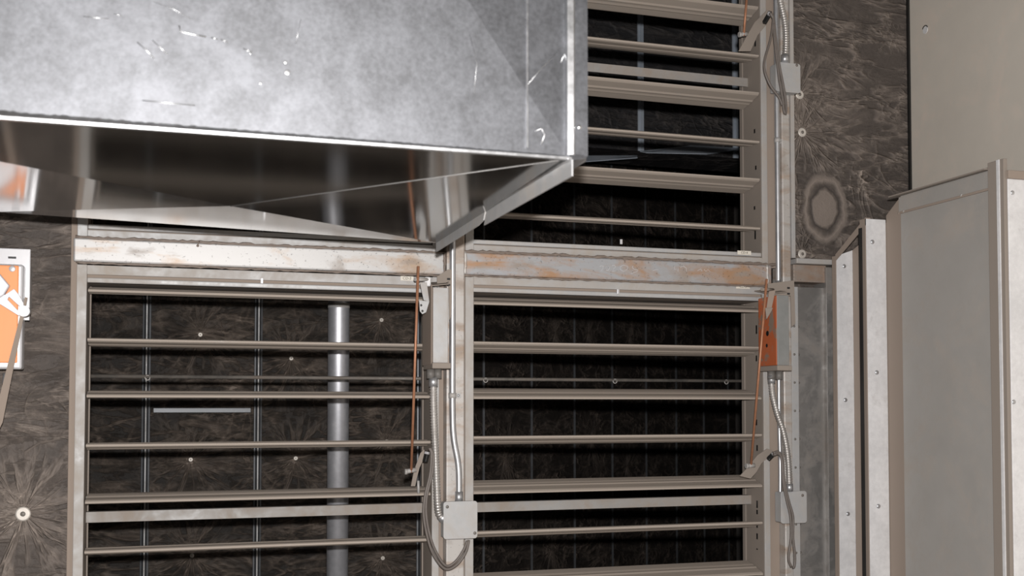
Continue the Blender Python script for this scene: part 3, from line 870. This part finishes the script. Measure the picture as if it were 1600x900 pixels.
# ------------------------------------------------------------------ actuators
def actuator(label, A, mirror_orange):
    """A: dict of pixel measurements; box stands off the post, cover facing the camera"""
    yb = YF-.035; yf = YF-.155
    ca = P(A['cx0'], A['cy0'], yf); cb = P(A['cx1'], A['cy1'], yf)
    t_ = thing('damper_actuator', label, 'actuator', ((ca.x+cb.x)/2, yb, cb.z))
    bodym = M['orange'] if mirror_orange else M['brown']
    MB().box(ca.x-.001, cb.x+.001, yf+.004, yb, cb.z, ca.z).build('housing', bodym, t_, .003)
    MB().box(ca.x, cb.x, yf, yf+.004, cb.z, ca.z).build('front_cover', M['galv_semi'] if not mirror_orange else M['cover_dark'], t_, .0015)
    # side plate reaching back, seen from the left
    if not mirror_orange:
        MB().box(ca.x-.004, ca.x-.001, yf+.01, yb+.01, cb.z-.004, ca.z+.01).build('side_plate', M['brown'], t_, .001)
    # base flange
    MB().box(ca.x-.003, cb.x+.008, yf-.004, yb, cb.z-.017, cb.z).build('bottom_cap', M['dust_metal'], t_, .002)
    # bracket: top plate + right hand wing
    w_ = A['wing']
    tp = MB()
    tp.slab([(ca.x-.002, yf+.03, ca.z+.006), (cb.x+.012, yf+.03, ca.z+.014), (cb.x+.012, yb+.005, ca.z+.030), (ca.x-.012, yb+.005, ca.z+.024)], (0, 0, .003))
    pts = [P(a, b_, yb-.05) for a, b_ in w_]
    tp.slab(pts, (0, .003, 0))
    br = tp.build('mounting_bracket', M['dust_metal'], t_, .0006)
    for (a, b_) in A['slots']:
        q = P(a, b_, yb-.0505); MB().box(q.x-.005, q.x+.005, q.y-.001, q.y, q.z-.003, q.z+.003).build('bolt_slot', M['black'], br)
    # connectors under the cap
    for (a, r) in A['conn']:
        q = P(a, A['cy1']+8, YX); MB().cyl((q.x, YX, cb.z-.017), (q.x, YX, cb.z-.045), r).build('cable_connector', M['grey_plastic'], t_)
    for (a, b_, r) in A['holes']:
        q = PX(a, b_, ca.x-.0012); MB().tube([q+Vector((.001, 0, 0)), q], r, 16).build('hole', M['black'], t_)
    return t_, ca, cb, yf, yb
act1, ca, cb, yf, yb = actuator('grey-covered brown actuator on the central post, upper centre',
    dict(cx0=677, cx1=700, cy0=449, cy1=567, wing=[(683, 432), (700, 421), (706, 421), (706, 468), (705, 494), (702, 501), (701, 440), (683, 448)],
         slots=[(701, 436), (701, 445)], conn=[(673, .0125), (684, .012)], holes=[(669, 517, .006), (668, 528, .0075), (666, 538, .005)]), False)
# shaft clamp and levers of the central actuator
q = P(667, 439, yf)
MB().cyl(P(648, 436.5, yf), P(672, 437, yf+.03), .0055).build('shaft', M['galv_dust'], act1)
MB().slab([P(656, 441, yf+.01), P(667, 441, yf+.01), P(671, 472, yf+.01), P(662, 469, yf+.01)], (0, .003, 0)).build('lever', M['galv_dust'], act1, .0008)
lv = MB().slab([P(655, 469, yf), P(671, 471, yf), P(666, 488, yf), P(660, 491, yf), P(656, 486, yf)], (0, .003, 0)).build('crank_plate', M['galv_semi'], act1, .0008)
for a, b_ in ((658, 477), (660, 486)):
    MB().dome(P(a, b_, yf-.0002), (0, -1, 0), .0035, .001).build('crank_hole', M['black'], lv)
cl = MB().box(P(666, 432, yf).x, P(676, 432, yf).x, yf+.02, yf+.05, P(666, 446, yf).z, P(666, 431, yf).z).build('shaft_clamp', M['galv_bright'], act1, .004)

act2, ca2, cb2, yf2, yb2 = actuator('actuator with a chipped orange side on the right post',
    dict(cx0=1214, cx1=1233.5, cy0=461, cy1=571, wing=[(1200, 443), (1241, 438), (1243, 506), (1237, 511), (1235.5, 462), (1200, 462)],
         slots=[(1232, 450), (1232, 459)], conn=[(1205, .0125), (1217, .0115)], holes=[(1199, 521, .009), (1198, 540, .0065)]), True)
MB().cyl(P(1190, 452, yf2), P(1208, 453, yf2+.03), .0055).build('shaft', M['dust_metal'], act2)
MB().slab([P(1196, 481, yf2+.004), P(1208, 481, yf2+.004), P(1205, 487, yf2+.004), P(1198, 499, yf2+.004)], (0, .003, 0)).build('crank_plate', M['dust_metal'], act2, .0008)
MB().slab([P(1202, 455, yf2+.006), P(1212, 453, yf2+.006), P(1206, 481, yf2+.006), P(1198, 481, yf2+.006)], (0, .003, 0)).build('lever', M['brown'], act2, .0008)

def link(label, rod, pinp, arm, Y, Yp, bolt=None, rw=.0042):
    t_ = thing('linkage', label, 'linkage rod', P(*pinp[0], Y))
    a, b_ = P(rod[0][0], rod[0][1], Yp), P(rod[1][0], rod[1][1], Y)
    MB().cyl(a, b_, rw, 10).build('rod', M['copper'], t_)
    MB().cyl(P(*pinp[0], Y+.002), P(*pinp[1], Y+.002), .0072, 14).build('pivot_pin', M['galv_dust'], t_)
    MB().cyl(P(pinp[0][0]-.5, pinp[0][1], Y+.002), P(pinp[0][0]+3, pinp[0][1], Y+.002), .0095, 6).build('pin_nut', M['galv_dust'], t_)
    MB().slab([P(a_, b__, Y+.012) for a_, b__ in arm], (0, .004, 0)).build('crank_arm', M['dust_metal'], t_, .0008)
    if bolt:
        MB().cyl(P(*bolt[0], Y+.005), P(*bolt[1], Y+.005), .004, 10).build('bolt', M['galv_semi'], t_)
    return t_
link('copper linkage rod left of the central actuator with its crank arm below', ((653.5, 416), (642.5, 738)), ((633, 737), (650, 734)),
     [(642, 760), (647, 735), (657, 708), (663, 702), (664, 712), (660, 722), (656, 730), (652, 745), (649, 760)], YF-.02, yf-.012, ((653.5, 751), (654, 771)))
link('copper linkage rod crossing the orange actuator on the right, down to the lower crank arm', ((1198, 436), (1173.5, 727)), ((1166, 728), (1179, 727)),
     [(1156, 744), (1166, 733), (1184, 711), (1199, 701), (1208, 704), (1203, 713), (1190, 724), (1182, 738), (1173, 748)], YF-.02, yf2-.012)
link('copper linkage rod at the top beside the upper right damper with its crank arm', ((1167.5, -12), (1162, 56)), ((1155, 54), (1167, 53)),
     [(1154, 80), (1167, 56), (1179, 35), (1199, 15), (1206, 21), (1198, 38), (1184, 55), (1173, 80)], YF-.02, YF-.04)
# end switches and their cables
def switch(label, body, cable, r=.0045, mirror=False):
    t_ = thing('end_switch', label, 'switch', P(*body[0], YF-.035))
    MB().tube([P(*b_, YF-.035) for b_ in body], .0095, 4, smooth=False).build('switch_body', M['black'], t_, .002)
    a, b_ = P(*body[0], YF-.045), P(*body[1], YF-.045)
    MB().tube([a.lerp(b_, .72), a.lerp(b_, .95)], .008, 4, smooth=False).build('switch_tip', M['white_metal'], t_, .001)
    for strand, dx in cable:
        MB().tube(resample(spline([P(a_+dx, b__, YF-.092) for a_, b__ in strand], 12), .006), r, 8).build('cable', M['cable'], t_)
    return t_
switch('dark end switch with looped grey cable at the top of the right post', ((1194, 36), (1204, 19)),
       [([(1203, 20), (1208, 28), (1204, 60), (1195, 92), (1195, 112), (1204, 134), (1217, 152), (1223, 167)], 0),
        ([(1203, 20), (1209, 32), (1212, 60), (1217, 98), (1224, 135), (1228, 160), (1228, 177), (1225, 174), (1222, 150), (1217, 120), (1211, 70), (1208, 34)], 0)])
switch('white-tipped end switch with a hanging double cable at the lower right', ((1200, 718), (1210, 708)),
       [([(1208, 708), (1216, 706), (1221, 716), (1224, 755), (1230, 785), (1235, 808), (1236, 840), (1232, 872), (1237, 887)], 0),
        ([(1208, 711), (1216, 709), (1222, 722), (1225, 755), (1232, 785), (1238, 808), (1238, 840), (1241, 868), (1240, 885), (1237, 887)], 1)])
switch('end switch below the central actuator, its cable looping into the junction box', ((664, 722), (668, 705)),
       [([(670, 700), (674, 708), (672, 740), (664, 775), (662, 805), (668, 840), (678, 868), (696, 889), (714, 882), (728, 862), (733, 842)], 0),
        ([(672, 700), (677, 712), (675, 740), (667, 775), (666, 805), (672, 838), (682, 864), (697, 884), (712, 877), (725, 858), (731, 842)], 0)], .0042)

# left, partly cropped actuator with its white crank
YA = YF-.10
a3 = thing('damper_actuator', 'orange actuator on a white plate with a white crank at the left edge', 'actuator', P(0, 480, YL))
p0, p1 = P(-70, 388, YA+.02), P(45, 570, YA+.02)
MB().box(p0.x, p1.x, YA+.02, YA+.024, P(45, 500, YA).z, P(45, 389, YA+.02).z).build('mounting_plate', M['white_metal'], a3, .002)
MB().box(p0.x, P(40, 400, YA).x, YA+.024, YL, P(45, 480, YA).z, P(45, 410, YA+.02).z).build('standoff', M['galv_dust'], a3)
hb = P(34, 577, YA-.03)
MB().box(p0.x, hb.x, YA-.03, YA+.02, hb.z, P(30, 413, YA-.03).z).build('housing', M['white_metal'], a3, .006)
MB().box(p0.x, P(28, 500, YA-.034).x, YA-.036, YA-.03, P(28, 567, YA-.034).z, P(28, 415, YA-.034).z).build('orange_face', M['orange_clean'], a3, .003)
q = P(19, 420, YA-.037); MB().dome(q, (0, -1, 0), .0085, .002).build('screw', M['white_metal'], a3)
q = P(19, 402.5, YA+.0195); MB().box(q.x-.010, q.x+.010, YA+.0185, YA+.02, q.z-.0028, q.z+.0028).build('plate_slot', M['black'], a3)
# crank: clamp block and forked lever
MB().slab([P(-30, 400, YA-.06), P(0, 428, YA-.06), P(15, 446, YA-.06), P(5, 462, YA-.06), P(-30, 480, YA-.06)], (0, .02, 0)).build('clamp_block', M['white_metal'], a3, .003)
MB().slab([P(5, 462, YA-.05), P(22, 451, YA-.05), P(30, 461, YA-.05), P(44, 487, YA-.05), P(36, 490, YA-.05), P(32, 480, YA-.05), P(14, 464, YA-.05), P(12, 468, YA-.05), P(31, 488, YA-.05), P(30, 494, YA-.05), P(-25, 460, YA-.05)], (0, .004, 0)).build('forked_lever', M['white_metal'], a3, .001)
q = P(37, 486, YA-.065); MB().cyl(q, q+Vector((0, .03, 0)), .0145, 20).build('rod_knob', M['white_metal'], a3)
q = P(34, 486, YA-.07); MB().cyl(q, q+Vector((0, .01, 0)), .0075, 16).build('rod_screw', M['galv_bright'], a3)
MB().slab([P(39, 464, YA-.05), P(43, 465, YA-.05), P(4, 660, YA-.05), P(-6, 680, YA-.05), P(-6, 640, YA-.05)], (0, .004, 0)).build('linkage_bar', M['brown'], a3)
flexc('pale corrugated conduit below the orange actuator at the left edge', [P(11, 588, YA), P(10, 600, YA), P(5, 625, YA), P(-1, 650, YA), P(-10, 690, YA)], .0085)

# ------------------------------------------------------------------ right-hand wall strip by the enclosure
YQ = YF-.02
hd = thing('rusty_header_plate', 'dull rusty header plate at the right end of the beams, under the round patch', 'plate', P(1265, 440, YQ))
MB().box(xRP1, Xa(1291, YQ, 430), YQ, YL, Za(1265, 441, YQ), Za(1265, 414, YQ)).build('plate', M['rust_plate'], hd, .002)
MB().box(xRP1+.001, Xa(1306, YQ-.02, 430), YQ-.02, YL, Za(1265, 412, YQ-.02), Za(1265, 404, YQ-.02)).build('ledge', M['galv_dust'], hd, .002)
rv = MB()
for yy in (421, 427, 433): rv.dome(P(1241, yy, YQ), (0, -1, 0), .0025, .0015)
rv.build('rivet_row', M['dust_metal'], hd)
rp = thing('riveted_side_panel', 'galvanised recessed panel with a riveted edge strip beside the lower right damper', 'panel', (Xa(1270, YF), YF, 0))
zt = Za(1265, 449, YQ)
MB().box(Xa(1237, YF-.02), Xa(1248, YF-.02), YF-.022, YF-.018, 0, zt).build('edge_strip', M['galv_semi'], rp, .001)
MB().box(Xa(1248, YF-.02), Xa(1293, YF-.02), YF-.012, YL, 0, zt).build('panel_face', M['recess'], rp)
MB().box(Xa(1293, YF-.03), Xa(1308, YF-.03), YF-.03, YL, 0, Za(1300, 418, YF-.03)).build('corner_strip', M['recess'], rp, .001)
for i in range(11):
    for px, py0 in ((1242, 510), (1251, 510)):
        z = Za(1245, 510, YF-.02) - i*.0968
        q = Vector((Xa(px, YF-.022), YF-.022 if px < 1245 else YF-.012, z))
        if z > 1.0: MB().dome(q, (0, -1, 0), .0042, .0028).build('rivet', M['dark_rod'], rp)

# ------------------------------------------------------------------ sheet-metal enclosure on the right
XC = 2.24
D_ = PX(1412, 318, XC)
YS1, YS2 = 3.19, 3.03
en = thing('sheet_metal_enclosure', 'grey sheet-metal enclosure with bright screwed flanges along the right edge of the photo', 'enclosure', (XC, 2.9, 0))
# strip 1
a0 = Xa(1309, YS1, 640); a1 = Xa(1335, YS1, 640)
z1a, z1b = Za(1306, 400, YS1), Za(1333, 391, YS1)
MB().slab([(a0, YS1, 0), (a1, YS1, 0), (a1, YS1, z1b), (a0, YS1, z1a)], (0, .003, 0)).build('rear_flange', M['galv_bright'], en, .0008)
# strip 2
b0 = Xa(1356, YS2, 640); b1 = Xa(1387.5, YS2, 640)
z2 = Za(1360, 342, YS2)
MB().slab([(b0, YS2, 0), (b1, YS2, 0), (b1, YS2, z2), (b0, YS2, z2)], (0, .003, 0)).build('front_flange', M['galv_bright'], en, .0008)
MB().box(b0-.002, b0+.001, YS2, YS2+.03, 0, z2).build('flange_return', M['brown'], en)
# web between strip 1 and 2 and the brown return after strip 2
xw = (a1+b1)/2
MB().slab([(a1, YS1, 0), (b1, YS2+.003, 0), (b1, YS2+.003, z2-.01), (a1, YS1, z1b)], (.004, 0, 0)).build('channel_web', M['brown'], en)
MB().box(b0-.0135, b0-.0105, YS2+.004, YS2+.02, 0, z2-.03).build('gap_shadow_strip', M['black'], en)  # shadow of the gap beside the front flange, put in as a black strip
# sloping rim joining both flanges
rim = MB()
r0 = Vector((a0-.003, YS1, z1a+.002)); r1 = Vector((b0-.002, YS2, z2))
rim.slab([r0, r1, r1-Vector((0, 0, .022)), r0-Vector((0, 0, .018))], (.003, 0, 0))
rim.slab([r0, r1, r1+Vector((.02, 0, 0)), r0+Vector((.02, 0, 0))], (0, 0, .003))
rim.build('sloping_rim', M['brown'], en)
MB().box(a0-.003, a0, YS1-.001, YS1+.02, 0, z1a).build('flange_return', M['brown'], en)
sc_ = [(1319, 416, YS1), (1321, 625, YS1), (1325, 803, YS1), (1363, 378, YS2), (1370, 582, YS2), (1372.5, 791, YS2)]
for a, b_, Y in sc_:
    MB().dome(P(a, b_, Y-.0002), (0, -1, 0), .0075, .004).build('flange_screw', M['emt'], en)
# side panel in plane x = XC-ish; its far edge begins at the brown return
far = PX(1412, 640, b1+.002)
xs = b1+.002
y_d = far.y
nearp = PX(1553.5, 640, xs); y_e = nearp.y
zd = PX(1400, 308, xs).z; ze = PX(1553, 265, xs).z
ztop = (zd+ze)/2
zc_ = Za(1384, 338, YS2)
MB().slab([(xs, YS2, 0), (xs, y_d, 0), (xs, y_d, ztop), (xs, YS2, zc_+.002)], (.004, 0, 0)).build('return_panel', M['brown'], en)
MB().slab([(xs-.001, y_d, 0), (xs-.001, y_e, 0), (xs-.001, y_e, ztop), (xs-.001, y_d, ztop)], (.005, 0, 0)).build('side_panel', M['galv_panel'], en)
# top band and lip
zb1 = PX(1412, 340, xs).z
MB().box(xs-.006, xs-.001, y_e, y_d+.004, ztop-.052, ztop-.004).build('top_band', M['galv_panel'], en, .001)
MB().box(xs-.0075, xs-.001, y_e, y_d, ztop-.058, ztop-.051).build('band_ledge', M['brown'], en, .001)
MB().slab([(xs-.022, y_d+.035, ztop), (xs-.022, y_e, ztop), (xs+.05, y_e, ztop+.004), (xs+.05, y_d+.035, ztop+.004)], (0, 0, .004)).build('top_lip', M['dust_metal'], en)
for a, b_ in ((1502, 305), (1412, 330)):
    q = PX(a, b_, xs-.006); MB().dome(q, (-1, 0, 0), .005, .003).build('band_screw', M['galv_dust'], en)
MB().dome(PX(1404, 333, xs), (-1, 0, 0), .005, .002).build('band_screw', M['brown'], en)
# near corner post and front flange
y_f = PX(1579, 640, xs).y
MB().box(xs-.010, xs+.003, y_f, y_e, 0, ztop+.02).build('corner_post', M['dust_metal'], en, .0015)
ym = PX(1565, 640, xs-.012).y
MB().box(xs-.0125, xs-.009, ym-.006, ym+.006, 0, ztop+.02).build('edge_bead', M['galv_bright'], en, .001)
MB().box(xs, XWR-.01, y_f-.004, y_f, 0, PX(1585, 276, xs).z).build('front_panel', M['galv_bright'], en, .002)
MB().box(xs-.002, XWR-.01, y_f-.01, y_f+.05, PX(1585, 276, xs).z, PX(1585, 263, xs).z).build('front_rim', M['brown'], en, .002)
for yy in (301, 628):
    q = P(1582, yy, y_f-.004); q.x = max(q.x, xs+.008); MB().dome(q, (0, -1, 0), .0065, .003).build('flange_screw', M['emt'], en)
